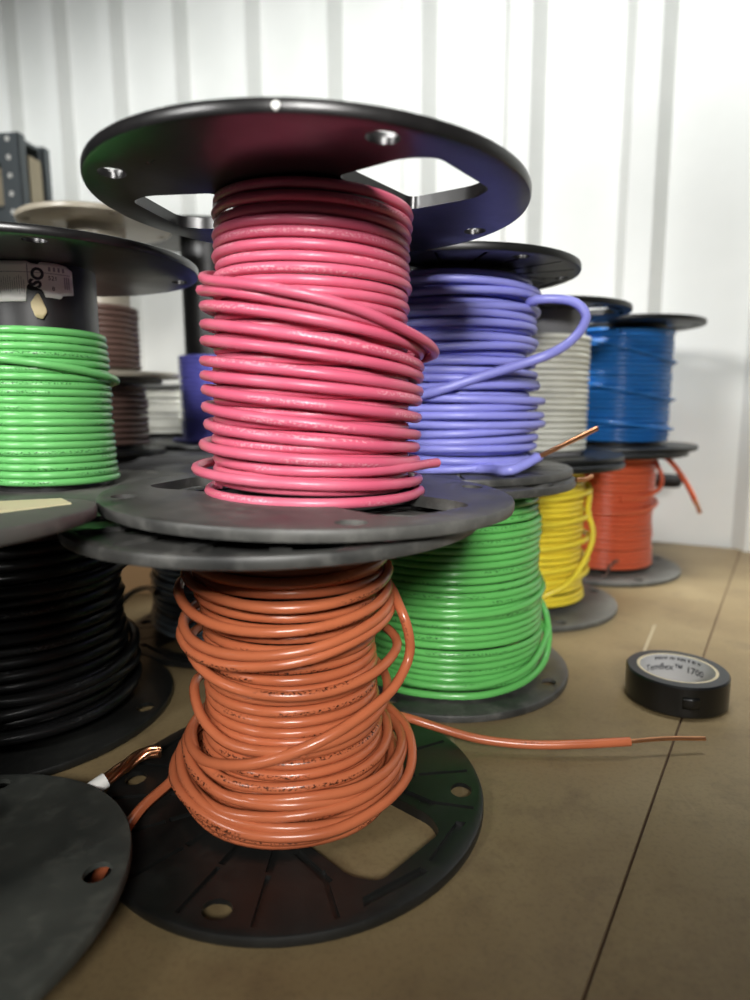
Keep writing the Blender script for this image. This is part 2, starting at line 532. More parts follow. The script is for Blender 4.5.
bm = bmesh.new(); add_box(bm, (-22, -14, -9.2), (22, 30, -9)); o = bm_obj('floor', bm, M['concrete'])
tag(o, 'grey concrete floor under the workbench', 'floor', kind='structure')

# workbench: two boards meeting at a seam, apron, legs
bench = empty('workbench', (0, 6, -9), 0, 'tan hardboard workbench top with a dark seam carrying all the spools', 'workbench')
def BL(p): return (p[0], p[1] - 6, p[2] + 9)
SD = Vector((.648, 1.0))
def seam(y, off=0): return (1.636 + SD.x * (y - 3.37) + off, y)
def back(x, g=.12): return (x, wally(x) - g)
def on_back(off):     # where the seam meets the back edge
    y = (11.8 - .12 - KW * (1.636 + off - SD.x * 3.37)) / (1 + KW * SD.x)
    return seam(y, off)
yf = -1.2
def board(poly, name='board'):
    bm = bmesh.new()
    add_prism(bm, [(x, y - 6) for x, y in poly], -.30 + 9, 9, .006)
    for f_ in bm.faces: f_.material_index = 0
    return bm_obj('board', bm, [M['table']], bench, 30)
board([(-9, yf), seam(yf, -.005), on_back(-.005), back(-9)])
board([seam(yf, .009), (9.5, yf), back(9.5), on_back(.009)])
bm = bmesh.new(); add_prism(bm, [(x, y - 6) for x, y in (seam(yf, -.0045), seam(yf, .0085), on_back(.0085), on_back(-.0045))], -.2 + 9, -.012 + 9)
bm_obj('seam_filler', bm, M['table_edge'], bench)['label'] = 'dark brown seam'
bm = bmesh.new(); add_prism(bm, [(-8.8, yf + .2 - 6), (9.3, yf + .2 - 6), (9.3, 6.3 - 6), (-8.8, wally(-8.8) - .4 - 6)], -.55 + 9, -.30 + 9)
bm_obj('apron', bm, M['table_edge'], bench)
for lx, ly in ((-8.4, yf + .6), (9, yf + .6), (9, 5.9), (-8.4, 15.6)):
    bm = bmesh.new(); add_box(bm, (lx - .3, ly - .3 - 6, 0), (lx + .3, ly + .3 - 6, 8.46), .03)
    bm_obj('leg', bm, M['table_edge'], bench)

# ------------------------------------------------------------------ camera model used for placing by eye
CAM_H = 2.0854; FPX = 638.81; PITCH = -.152; ROLL = -.0057
def ray(px, py):
    u = (px - 375) / FPX; v = -(py - 500) / FPX
    c, s = math.cos(ROLL), math.sin(ROLL); u, v = c * u - s * v, s * u + c * v
    cp, sp = math.cos(PITCH), math.sin(PITCH)
    return Vector((u, cp - v * sp, sp + v * cp))
def at_z(px, py, z):
    d = ray(px, py); s = (z - CAM_H) / d.z
    return (d.x * s, d.y * s, z)
def at_y(px, py, y):
    d = ray(px, py); s = y / d.y
    return (d.x * s, y, CAM_H + d.z * s)

# ------------------------------------------------------------------ ORANGE spool, front, on the bench
rng = random.Random(3)
osp = spool('spool of orange wire standing on bench in front, under the faded red spool', -.437, 3.17, 0, 1.556, RECESS, GROOVED,
            'dusty', 'black', ba=-43, ta=9, tflip=False, hub_r=.36)
top_f = max((c for c in osp.children if c.name.startswith('flange')), key=lambda c: c.location.z)
f_ = osp['_face']; top_f.location.x -= .05 * math.cos(f_); top_f.location.y += .05 * math.sin(f_)
d = .05
K = neat(1.46, 1.16, .052, prof((0, .44), (1, .455)), rng, .01, .006, -90)
def cont(K, extra, gap=90):
    a = K[-1][0]
    for i, (da, r, z) in enumerate(extra):
        a += da; K.append((a, r, z))
    return K
# inner layer goes on down to the bottom
base_a = K[-1][0]
K += [(k[0] - (-90) + base_a, k[1], k[2]) for k in neat(1.14, .10, .0485, prof((0, .42), (.3, .415), (.6, .43), (1, .48)), rng, .006, .004)][1:]
pts = keyed(K)
# loose loops laid round the outside, bottom to top
aL = K[-1][0]
start = aL % 360
loops = []
def LP(seq):           # seq of (angle mod 360 in -180..180 rising through turns, r, z)
    global aL
    for a, r, z in seq:
        while a <= aL + 5: a += 360
        loops.append((a, r, z)); aL = a
loops.append((aL, K[-1][1], K[-1][2]))
for (zl, zf, zr, zb, rl, rf, rr) in [
    (.19, .105, .12, .12, .575, .535, .51), (.24, .13, .19, .13, .59, .55, .53), (.31, .185, .16, .16, .585, .545, .56),
    (.27, .245, .29, .2, .56, .54, .58), (.38, .29, .25, .24, .55, .53, .52), (.34, .315, .31, .3, .545, .52, .575),
    (.42, .36, .38, .36, .52, .505, .50)]:
    LP([(-90, rl, zl), (-40, (rl + rf) / 2, (zl + zf) / 2 - .03), (0, rf, zf), (45, (rf + rr) / 2, (zf + zr) / 2 - .02), (90, rr, zr), (180, .53, zb)])
LP([(-90, .5, .66), (-45, .49, .54), (0, .49, .53), (45, .49, .56), (90, .50, .62), (180, .49, .75)])
LP([(-90, .51, .91), (-50, .5, .84), (0, .49, .79), (45, .5, .80), (85, .55, .85), (120, .5, .88), (180, .49, .92)])
LP([(-90, .55, .965), (-50, .53, .93), (0, .51, .955), (45, .51, 1.02), (90, .515, 1.05), (180, .5, 1.02)])
LP([(-90, .535, 1.02), (-50, .525, .985), (0, .51, 1.0), (45, .51, 1.06), (90, .51, 1.10), (180, .5, 1.08)])
LP([(-90, .55, 1.19), (-50, .53, 1.12), (0, .51, 1.10), (45, .505, 1.13), (90, .50, 1.17), (180, .5, 1.2)])
LP([(-90, .51, 1.27), (0, .50, 1.2), (90, .505, 1.25), (180, .5, 1.28), (270, .50, 1.34), (360, .49, 1.31), (450, .49, 1.34), (540, .49, 1.38)])
pts += keyed(loops)[1:]
coil(osp, 'w_orange', d, pts, .06)
# the strand that bows out on the right, crosses the front and ends in the long tail
big = [cylp(-140, .50, 1.06), cylp(180, .50, 1.09), cylp(130, .51, 1.12), cylp(100, .52, 1.13), cylp(78, .56, 1.06), cylp(74, .605, .95), cylp(75, .615, .83), cylp(69, .585, .74),
       cylp(54, .545, .675), cylp(23, .515, .60), cylp(-3, .51, .525), cylp(-30, .505, .45), cylp(-60, .52, .40), cylp(-90, .53, .42), cylp(-135, .53, .44),
       cylp(180, .54, .42), cylp(135, .56, .38), cylp(105, .60, .33), cylp(85, .625, .28), cylp(65, .62, .21), cylp(40, .585, .175), cylp(10, .575, .16), cylp(-25, .58, .175), cylp(-60, .60, .22), cylp(-90, .615, .25), cylp(-130, .6, .26), cylp(180, .57, .26), cylp(140, .57, .24)]
o1 = tube('wire_coil', catmull(big, .06), .052, M['w_orange'], osp); o1['label'] = 'loose strand bowing out from the coil'
tail = [cylp(175, .52, .30), cylp(135, .54, .28)] + [local(osp, p) for p in
        (at_z(372, 711, .26), at_z(405, 717, .19), at_z(440, 728, .13), at_z(480, 739, .09), at_z(530, 744.5, .075), at_z(580, 744, .085), at_z(630, 741.5, .095))]
o2 = tube('wire_tail', catmull(tail, .06), .054, M['w_orange'], osp); o2['label'] = 'long loose end lying across the bench'
tube('copper_end', catmull([local(osp, p) for p in (at_z(627, 741.6, .095), at_z(665, 738.5, .10), at_z(705, 738.5, .09))], .06), .026, M['copper'], o2)
tail2 = [cylp(-150, .58, .2), cylp(-105, .62, .15)] + [local(osp, p) for p in
         ((-1.09, 3.12, .105), (-1.17, 2.93, .09), (-1.19, 2.72, .09), (-1.21, 2.45, .06), (-1.22, 2.2, .035), (-1.225, 1.95, .03), (-1.27, 1.6, .03))]
o3 = tube('wire_tail', catmull(tail2, .06), .056, M['w_orange'], osp); o3['label'] = 'short end running under the dusty empty spool'

# ------------------------------------------------------------------ FADED RED spool on top of it
rng = random.Random(5)
psp = spool('spool of faded red wire stacked on top of the front orange spool', -.325, 3.252, 1.586, 1.48, SMOOTHCUT, SMOOTHCUT,
            'black_red', 'dusty', ta=-37, ba=-43, hub_r=.38, rad=1.02)
psp.rotation_euler = (Matrix.Rotation(R_(1.5), 3, 'Y') @ Matrix.Rotation(psp['_face'], 3, 'Z')).to_euler()
d = .047
K = neat(1.405, .079, .0473, prof((0, .452), (.35, .455), (.6, .46), (1, .478)), rng, .007, .003)
ZL = [1.02, .945, .861, .785, .691, .621, .555, .474, .39, .29, .17, .062]
ZR = [.776, .744, .676, .627, .559, .515, .431, .345, .285, .22, .125, .066]
RL = [.515, .52, .52, .52, .525, .525, .52, .52, .51, .535, .575, .51]
RR = [.56, .535, .535, .535, .535, .53, .53, .53, .525, .53, .545, .55]
a = K[-1][0]; L2 = [(a, K[-1][1], K[-1][2])]
b = math.ceil((a + 60) / 360) * 360 - 90
if b < a + 30: b += 360
for i in range(11, -1, -1):        # runs up the outside, so it goes right to left across the front: use -angle order
    pass
pts = keyed(K)
first = [pts[-1], cylp(a + 30, .50, .085)]
seq = []
aa = 0
for i in range(12):
    zl, zr = ZL[i], ZR[i]
    nxt = ZL[i + 1] if i < 11 else zr
    seq += [(aa - 90, RL[i], zl), (aa - 45, .508 + (RL[i] - .508) * .4, zl + (zr - zl) * .22), (aa, .508, zl + (zr - zl) * .5), (aa + 45, .51 + (RR[i] - .51) * .4, zl + (zr - zl) * .78),
            (aa + 90, RR[i], zr)]
    if i < 11: seq += [(aa + 180, .51, (zr + nxt) / 2)]
    aa += 360
out = keyed(seq, 20)
coil(psp, 'w_pink', d, pts, .055)
o = tube('wire_coil', catmull([cylp(-150, .50, 1.06)] + out + [cylp(125, .5, .09)], .055), .05, M['w_pink'], psp)
o['label'] = 'looser outer layer of slanting loops'
# short end poking out on the right, and the double strand crossing the upper front
tube('wire_end', catmull([cylp(-70, .47, .21), cylp(-20, .485, .205), cylp(20, .50, .203), cylp(50, .535, .207), cylp(70, .58, .212), cylp(79, .635, .214)], .05), d, M['w_pink'], psp)
o = tube('wire_strand', catmull([cylp(-150, .49, 1.15), cylp(-100, .50, 1.11), cylp(-62, .53, 1.03), cylp(-20, .55, .965), cylp(15, .55, .90), cylp(50, .57, .815), cylp(75, .60, .765), cylp(92, .59, .74), cylp(120, .53, .72)], .055), d, M['w_pink'], psp)
# pale chip of paint on the rim
v, f = lathe([(.0, 0), (.017, 0), (.012, .005), (0, .006)], 12, False)
ch = mesh_obj('paint_fleck', v, f, M['paper'], psp, smooth=40)
fl = -91.5 - math.degrees(psp['_face'])
ch.matrix_local = Matrix.Rotation(R_(fl), 4, 'Z') @ Matrix.Translation((1.017, 0, 1.48 - .03)) @ Matrix.Rotation(PI / 2, 4, 'Y')

# ------------------------------------------------------------------ GREEN spool (bench) and PURPLE spool on it
rng = random.Random(8)
gsp = spool('spool of bright green wire on bench below the purple spool', .545, 4.865, 0, 1.53, PLAIN, PLAIN, 'dusty', 'dusty', ba=38, ta=20, hub_r=.5, rad=.955)
d = .05
K = neat(1.45, .10, .0503, prof((0, .675), (.2, .70), (.45, .70), (.55, .71), (.8, .725), (1, .70)), rng, .009, .004)
coil(gsp, 'w_green', d, keyed(K))
lp = [cylp(160, .72, .75), cylp(120, .74, .62), cylp(95, .77, .5), cylp(84, .795, .38), cylp(78, .80, .26), cylp(65, .785, .16), cylp(40, .765, .11), cylp(10, .755, .095), cylp(-30, .75, .10), cylp(-80, .74, .10), cylp(-130, .73, .1)]
tube('wire_strand', catmull(lp, .07), d, M['w_green'], gsp)['label'] = 'outer loop sagging at the bottom right'
K2 = [(-120, .735, .70), (-60, .745, .665), (0, .75, .66), (60, .75, .69), (90, .74, .72), (180, .73, .74)]
tube('wire_strand', catmull(keyed(K2), .07), d, M['w_green'], gsp)
lp = [cylp(-90, .74, .24), cylp(-30, .755, .19), cylp(10, .76, .165), cylp(45, .765, .20), cylp(72, .77, .29), cylp(90, .75, .38), cylp(150, .73, .45)]
tube('wire_strand', catmull(lp, .07), d, M['w_green'], gsp)

rng = random.Random(11)
pu = spool('spool of purple wire stacked on the bright green spool', .578, 5.06, 1.531, 1.53, GROOVED2, SLIT, 'black', 'dusty', ta=28, ba=0, hub_r=.5, rad=.955)
d = .056
K = neat(1.43, .10, .058, prof((0, .58), (1, .59)), rng, .015, .010)
pts = keyed(K)
coil(pu, 'w_purple', d, pts)
seq = []; aa = 0
ZP = [1.36, 1.29, 1.20, 1.15, 1.08, .98, .93, .84, .77, .71, .65, .58, .52, .45, .40, .34, .27, .22, .16, .10]
for i, z in enumerate(ZP):
    t = rng.uniform(-.03, .03)
    rr = .63 + (.09 if z < .75 else .03) * rng.random()
    seq += [(aa - 90, .635, z + t), (aa, .64, z + rng.uniform(-.015, .015)), (aa + 70, rr, z - t), (aa + 180, .63, z - .03)]
    aa += 360
tube('wire_coil', catmull(keyed(seq), .07), d, M['w_purple'], pu)['label'] = 'untidy outer layer of thick loops'
lp = [cylp(100, .64, 1.17)] + [local(pu, p) for p in (at_y(530, 302, 4.62), at_y(556, 299, 4.55), at_y(576, 303, 4.5), at_y(586, 317, 4.46), at_y(574, 338, 4.4), at_y(545, 356, 4.3))] + \
     [cylp(18, .69, .72), cylp(-12, .69, .61), cylp(-50, .69, .53), cylp(-100, .66, .48)]
tube('wire_strand', catmull(lp, .06), .066, M['w_purple'], pu)['label'] = 'loose loop standing away from the coil on the right'
lp = [cylp(-20, .65, .10), cylp(20, .67, .092)] + [local(pu, p) for p in (at_y(505, 471, 4.16), at_y(522, 466, 4.2), at_y(538, 457, 4.25))]
t = tube('wire_tail', catmull(lp, .06), .068, M['w_purple'], pu)
tube('copper_end', catmull([local(pu, p) for p in (at_y(535, 458.5, 4.24), at_y(565, 444, 4.3), at_y(597, 428.5, 4.38))], .06), .034, M['copper'], t)

t = tube('copper_end', catmull([local(pu, p) for p in (at_y(576, 480, 4.40), at_y(586, 479, 4.45), at_y(592, 476, 4.5))], .04), .03, M['copper'], pu)

# ------------------------------------------------------------------ YELLOW (bench) with WHITE on it
rng = random.Random(13)
ye = spool('spool of yellow wire on bench between the green and orange-red spools', 1.535, 6.51, 0, 1.5, PLAIN, PLAIN, 'black', 'grey_dust', ba=-8, ta=40, hub_r=.5, rad=.955)
d = .056
coil(ye, 'w_yellow', d, keyed(neat(1.42, .10, .0565, prof((0, .57), (.5, .575), (.75, .575), (1, .605)), rng, .010, .005)))
lp = [cylp(140, .62, 1.26), cylp(100, .64, 1.24)] + [local(ye, p) for p in (at_y(588, 512, 6.2), at_y(593, 530, 6.1), at_y(590, 548, 6.03), at_y(577, 573, 5.93), at_y(560, 589, 5.86))] + [cylp(12, .645, .24), cylp(-20, .64, .19), cylp(-70, .63, .17)]
tube('wire_strand', catmull(lp, .07), .056, M['w_yellow'], ye)['label'] = 'loose strand looping down on the right'
for z in (1.17, .93, .70, .47, .36):
    tube('wire_strand', catmull(keyed([(-110, .62, z - .03), (0, .628, z - .01), (50, .632, z + .025), (85, .645, z + .04), (150, .62, z + .03)]), .07), d, M['w_yellow'], ye)

rng = random.Random(17)
wh = spool('spool of white wire stacked on the yellow spool', 1.60, 6.665, 1.501, 1.49, GROOVED2, PLAIN, 'black', 'black', ta=150, ba=10, hub='grey_hub', hub_r=.53, rad=.945)
coil(wh, 'w_white', .054, keyed(neat(1.205, .09, .0545, prof((0, .555), (1, .55)), rng, .003, .002)))

# ------------------------------------------------------------------ ORANGE-RED (bench) with BLUE on it
rng = random.Random(19)
re_ = spool('spool of orange-red wire on bench at far right under blue spool', 2.835, 7.925, 0, 1.5, PLAIN, PLAIN, 'black', 'grey_dust', ba=-8, ta=10, hub_r=.5, rad=.96)
d = .058
coil(re_, 'w_red', d, keyed(neat(1.42, .095, .0585, prof((0, .60), (.45, .585), (.55, .58), (1, .605)), rng, .006, .003)))
tube('wire_strand', catmull(keyed([(-110, .63, .83), (-40, .635, .80), (30, .64, .80), (80, .64, .86), (150, .62, .9)]), .07), d, M['w_red'], re_)
lp = [cylp(110, .66, 1.40)] + [local(re_, p) for p in (at_y(655, 453, 7.55), at_y(668, 459, 7.45), at_y(680, 473, 7.4), at_y(690, 490, 7.38), at_y(696, 503, 7.38))]
t = tube('wire_tail', catmull(lp, .06), .06, M['w_red'], re_); t['label'] = 'free end hanging off to the right'
tube('copper_end', catmull([local(re_, p) for p in (at_y(694, 499, 7.37), at_y(698, 507, 7.37), at_y(700, 513, 7.37))], .03), .05, M['copper'], t)
lp = [cylp(95, .60, 1.42), local(re_, at_y(657, 464, 7.5)), local(re_, at_y(662, 477, 7.45)), local(re_, at_y(659, 489, 7.4)), cylp(50, .625, .98), cylp(20, .62, .95)]
tube('wire_strand', catmull(lp, .06), .05, M['w_red'], re_)
lp = [local(re_, at_y(601, 577, 7.2)), local(re_, at_y(606, 575, 7.2)), local(re_, at_y(609, 568, 7.2)), local(re_, at_y(614, 562, 7.21)), local(re_, at_y(618, 561, 7.23))]
tube('wire_end', catmull(lp, .04), .035, M['w_brown'], re_)

rng = random.Random(23)
bl = spool('spool of blue wire stacked on the orange-red spool at far right', 2.985, 8.04, 1.501, 1.51, SMOOTHCUT, PLAIN, 'black', 'black', ta=10, ba=10, hub_r=.55, rad=.97)
d = .054
coil(bl, 'w_blue', d, keyed(neat(1.40, .095, .0545, prof((0, .62), (1, .615)), rng, .004, .003)))
for zl, zr in ((1.27, 1.05), (.77, .61), (.36, .26)):
    tube('wire_strand', catmull(keyed([(-100, .69, zl + .08), (-23, .675, zl), (15, .675, (zl + zr) / 2), (54, .675, zr), (100, .665, zr - .02), (150, .64, zr)]), .07), .042, M['w_blue'], bl)

# ------------------------------------------------------------------ BLACK (bench, left) with PALE GREEN on it
rng = random.Random(29)
ks = spool('spool of black wire on bench at far left under pale green spool', -2.447, 4.142, 0, 1.49, PLAIN, PLAIN, 'grey_dust', 'black', ba=-25, ta=10, hub_r=.5)
d = .072
coil(ks, 'w_black', d, keyed(neat(1.40, .10, .0725, prof((0, .65), (.5, .67), (1, .71)), rng, .012, .006)))
for z, t in ((.42, .05), (.3, -.02), (.18, .03), (1.05, .03)):
    tube('wire_strand', catmull(keyed([(-120, .74, z + t), (-30, .755, z), (40, .755, z - t), (75, .76, z), (140, .74, z + t)]), .07), d, M['w_black'], ks)

rng = random.Random(31)
lg = spool('spool of pale green wire with white label, stacked on the black spool', -2.15, 4.25, 1.491, 1.485, PLAIN, PLAIN, 'black_red', 'grey_dust', ta=7, ba=45, hub_r=.345)
d = .046
coil(lg, 'w_lgreen', d, keyed(neat(1.04, .083, .0462, prof((0, .372), (.5, .378), (.9, .385), (1, .405)), rng, .005, .002)))
tube('wire_strand', catmull(keyed([(-120, .41, .93), (-42, .42, .87), (10, .425, .82), (60, .43, .765), (95, .43, .74), (150, .41, .72)]), .07), .048, M['w_lgreen'], lg)
hub = [c for c in lg.children if c.name.startswith('hub')][0]
def wrap_grid(name, outline, mat, parent, r, na=24, nz=10, thick=.006):
    """sheet wrapped round the hub. outline: function a(deg)->(zlo, zhi)"""
    A0, A1, fn = outline
    v = []; f = []
    for i in range(na + 1):
        a = A0 + (A1 - A0) * i / na; lo, hi = fn(a)
        for j in range(nz + 1):
            z = lo + (hi - lo) * j / nz
            v.append(cylp(a, r + thick, z))
    for i in range(na):
        for j in range(nz):
            k = i * (nz + 1) + j
            f.append((k, k + nz + 1, k + nz + 2, k + 1))
    o = mesh_obj(name, v, f, mat, parent, smooth=180)
    md = o.modifiers.new('t', 'SOLIDIFY'); md.thickness = thick * .8; md.offset = -1
    return o
HR = .345
lab = wrap_grid('paper_label', (-62, 33, lambda a: (float(np.interp(a, [-62, -11, -9.5, 4, 6, 20, 22, 33], [1.19, 1.195, 1.30, 1.265, 1.225, 1.22, 1.24, 1.25])),
                                                     float(np.interp(a, [-62, -8, -5, 2, 3, 18, 27, 33], [1.425, 1.425, 1.415, 1.41, 1.425, 1.425, 1.415, 1.39])))), M['paper'], hub, HR, 60, 8, .008)
lab['label'] = 'torn white printed paper label'
def text_on(body, size, a_c, z_c, r, mat, parent, rotd=0, inside_=False, name='lettering', bold=0.0, subdiv=2):
    cu = bpy.data.curves.new('t', 'FONT'); cu.body = body; cu.size = size; cu.align_x = 'CENTER'; cu.align_y = 'CENTER'; cu.offset = bold; cu.resolution_u = 3
    to = bpy.data.objects.new('t', cu); COL.objects.link(to)
    dg = bpy.context.evaluated_depsgraph_get(); me = bpy.data.meshes.new_from_object(to.evaluated_get(dg))
    bpy.data.objects.remove(to); bpy.data.curves.remove(cu)
    bm = bmesh.new(); bm.from_mesh(me); bpy.data.meshes.remove(me)
    bmesh.ops.triangulate(bm, faces=bm.faces)
    bmesh.ops.subdivide_edges(bm, edges=[e for e in bm.edges if e.calc_length() > size * .2], cuts=1)
    c, s = math.cos(R_(rotd)), math.sin(R_(rotd))
    for v in bm.verts:
        x, z = v.co.x * c - v.co.y * s, v.co.x * s + v.co.y * c
        a = R_(a_c) + (-x if inside_ else x) / r
        v.co = (r * math.cos(a), r * math.sin(a), z_c + z)
    me = bpy.data.meshes.new(name); bm.to_mesh(me); bm.free(); me.materials.append(mat)
    return link(bpy.data.objects.new(name, me), parent)
def bars(items, r, mat, parent, name):
    v = []; f = []
    for a0, a1, z0, z1 in items:
        n = max(1, int((a1 - a0) / 4)); b = len(v)
        for i in range(n + 1):
            a = a0 + (a1 - a0) * i / n
            v += [cylp(a, r, z0), cylp(a, r, z1)]
        for i in range(n): f.append((b + 2 * i, b + 2 * i + 2, b + 2 * i + 3, b + 2 * i + 1))
    return mesh_obj(name, v, f, mat, parent)
rl = HR + .0105
rg = random.Random(2)
it = [(-60, 30, 1.361, 1.3645), (-8.5, -7.6, 1.30, 1.41), (-40, -39.2, 1.22, 1.41)]
for k in range(13):                                     # rotated columns of fine print on the left half
    a = -36 + k * 2.0
    it.append((a, a + .45, 1.235 + rg.uniform(0, .03), 1.345 - rg.uniform(0, .03)))
for k in range(4): it.append((10 + k * 4.2, 12 + k * 4.2, 1.375, 1.40))
for k in range(3): it.append((24 + k * 2, 25 + k * 2, 1.28, 1.35))
lab2 = hub
# printing belongs to the label: merge the fine lines into the label's own mesh look as one part of the hub
bars(it, rl, M['faint'], hub, 'label_print')
text_on('SO', .09, 0, 1.335, rl + .001, M['ink'], hub, 75, name='label_lettering', bold=.004)
text_on('521', .035, 13.5, 1.335, rl + .001, M['ink'], hub, 0, name='label_lettering')
text_on('8', .035, 13.5, 1.275, rl + .001, M['ink'], hub, 0, name='label_lettering')
tagm = wrap_grid('masking_tape_tag', (-7, 6, lambda a: (float(np.interp(a, [-7, -4, 2, 6], [1.165, 1.105, 1.095, 1.135])), float(np.interp(a, [-7, -1, 1, 6], [1.19, 1.245, 1.235, 1.15])))), M['mask'], hub, HR + .012, 10, 4, .006)

# ------------------------------------------------------------------ GREY spool (bench) behind the orange one
rng = random.Random(37)
gr = spool('spool of slate grey wire on bench behind the front orange spool', -1.30, 5.75, 0, 1.48, SLIT, GROOVED, 'black', 'black', ba=60, ta=0, hub_r=.5, rad=.97)
d = .056
coil(gr, 'w_grey', d, keyed(neat(1.38, .11, .0565, prof((0, .68), (.5, .69), (1, .735)), rng, .012, .008)))
lp = [cylp(-60, .76, .50), cylp(-85, .77, .46)] + [(cylp(-100, .95, .36)), cylp(-102, 1.12, .2), cylp(-100, 1.3, .06), cylp(-92, 1.5, .05)]
tube('wire_tail', catmull(lp, .07), .05, M['w_black'], gr)

# ------------------------------------------------------------------ far left: carton with indigo, white and brown / beige spools
box = empty('cardboard_carton', (-2.75, 8.95, 0), 0, 'brown cardboard carton behind the black and grey spools, mostly hidden', 'carton')
bm = bmesh.new(); add_box(bm, (-1.5, -2.1, 0), (1.5, 2.1, 1.34), .02); bm_obj('carton_body', bm, M['carton'], box)
for s in (-1, 1):
    bm = bmesh.new(); add_box(bm, (min(s * .01, s * 1.5), -2.1, 1.34), (max(s * .01, s * 1.5), 2.1, 1.37), .006); bm_obj('flap', bm, M['carton'], box)
bm = bmesh.new(); add_box(bm, (-.2, -2.10, 1.369), (.2, 2.10, 1.374)); bm_obj('packing_tape', bm, M['tan'], box)
ZB = 1.536
mat = empty('rubber_mat', (-2.6, 8.75, 1.376), 0, 'thick black mat on the carton under the low white and brown spools', 'mat')
bm = bmesh.new(); add_box(bm, (-1.75, -1.98, 0), (1.75, 2.4, .155), .03); bm_obj('mat_slab', bm, M['rubber'], mat)
bm = bmesh.new(); add_box(bm, (-1.62, -1.85, .15), (1.62, 2.27, .158), .004); bm_obj('mat_pad', bm, M['hub'], mat)
rng = random.Random(41)
ind = spool('tall spool of indigo blue wire behind faded red spool, black hub bare above', -2.07, 8.4, ZB, 2.62, PLAIN, PLAIN, 'black', 'black', hub_r=.345, rad=.9)
coil(ind, 'w_indigo', .058, keyed(neat(1.12, .09, .0585, prof((0, .41), (1, .40)), rng, .004, .003)))
tube('wire_tail', catmull([cylp(10, .43, .1), cylp(-40, .45, .09), cylp(-75, .48, .086), cylp(-90, .52, .085)], .06), .055, M['w_indigo'], ind)
rng = random.Random(43)
w2 = spool('low spool of white wire behind the left of the indigo spool', -3.05, 10.0, ZB, .82, PLAIN, PLAIN, 'grey_dust', 'black', hub_r=.5, rad=.85)
coil(w2, 'w_white', .07, keyed(neat(.74, .09, .072, prof((0, .70), (1, .72)), rng, .015, .01)))
rng = random.Random(47)
b2 = spool('low spool of brown wire under the beige-flanged spool at left', -2.9, 7.12, ZB, .82, PLAIN, PLAIN, 'grey_dust', 'black', hub_r=.3, rad=.55)
coil(b2, 'w_brown', .06, keyed(neat(.74, .09, .062, prof((0, .35), (1, .36)), rng, .008, .004)))
be = spool('beige-flanged spool of brown wire standing behind the pale green spool', -2.93, 7.12, ZB + .82, 1.62, PLAIN, PLAIN, 'beige', 'beige', hub='beige', hub_r=.29, rad=.76, ta=15)
coil(be, 'w_brown', .06, keyed(neat(.74, .09, .0605, prof((0, .345), (1, .335)), rng, .004, .003)))

# ------------------------------------------------------------------ front left: empty dusty spool resting on the cable ends
axis = Vector((-.053, .048, 1)).normalized()
es = empty('wire_spool', (-2.0, 2.171, .118), 0, 'empty dusty black spool leaning in the near left corner', 'wire spool', 'spools of wire on the workbench')
es.rotation_mode = 'QUATERNION'; es.rotation_quaternion = Vector((0, 0, 1)).rotation_difference(axis)
add_flange(es, flange_mesh('front', holes=(10, 88, 175, 262)), M['grimy'], 0, 0)
add_flange(es, SMOOTHCUT, M['grey_dust'], 1.53 - TH, 75, False)
v, f = lathe([(.34, TH * .5), (.34, 1.5), (.07, 1.5), (.07, TH * .5)], 64)
mesh_obj('hub', v, f, M['hub'], es, smooth=40)

pl = [(-.1, .52), (.62, .20), (.80, .42), (.60, .74), (.1, .80)]
bm = bmesh.new(); add_prism(bm, pl, 1.5305, 1.536); o = bm_obj('paper_label', bm, M['cream'], es); o['label'] = 'cream paper sticker on the top flange'
# stranded cable end
cab = empty('cable_end', (-1.42, 3.13, 0), 0, 'white cable end with twisted bare copper strands beside the dusty spool', 'cable')
def CL(p): return (p[0] + 1.42, p[1] - 3.13, p[2])
tube('insulation', catmull([CL(p) for p in ((-2.0, 2.72, .042), (-1.75, 2.86, .045), (-1.56, 2.99, .075), (-1.435, 3.12, .115))], .05), .082, M['paper'], cab, 12)
for k in range(5):
    P = catmull([CL(p) for p in ((-1.45, 3.105, .112), (-1.40, 3.18, .122), (-1.345, 3.28, .135), (-1.285, 3.33, .15), (-1.215, 3.335, .15))], .012)
    Tn = np.gradient(P, axis=0); Tn /= np.linalg.norm(Tn, axis=1)[:, None]
    sd = np.cross(Tn, [0, 0, 1.0]); sd /= np.linalg.norm(sd, axis=1)[:, None]; up = np.cross(sd, Tn)
    ph = np.linspace(0, 1.1 * PI, len(P)) + k * 2 * PI / 5
    rr = .021
    tube('copper_strand', P + rr * (np.cos(ph)[:, None] * sd + np.sin(ph)[:, None] * up), .03, M['copper'], cab)

# ------------------------------------------------------------------ roll of tape
tx, ty = 2.125, 4.275
tp = empty('tape_roll', (tx, ty, 0), math.atan2(ty, tx) , 'roll of black electrical tape lying flat on the bench seam', 'tape roll')
ro, ri, rc, hgt = .335, .262, .243, .225
v, f = lathe([(ri, .004), (ro - .012, .004), (ro, .016), (ro, hgt - .016), (ro - .01, hgt - .004), (ri, hgt)], 96)
mi = []
for i in range(96): mi += [1, 0, 0, 0, 1, 0]
o = mesh_obj('tape_winding', v, f, None, tp, smooth=30, mats=[M['tape'], M['tape_side']], midx=mi)
v, f = lathe([(rc, .0), (ri, .0), (ri, hgt - .002), (rc, hgt - .002)], 96)
mi = []
for i in range(96): mi += [0, 0, 0, 1]
mesh_obj('core_ring', v, f, None, tp, smooth=30, mats=[M['core'], M['core_in']], midx=mi)['label'] = 'pale printed card core'
text_on('Temflex\u2122 1700', .066, 6, .125, rc - .0015, M['ink'], tp, 0, True, 'core_lettering', .001)
rg = random.Random(9)
it = []; a = -38.0
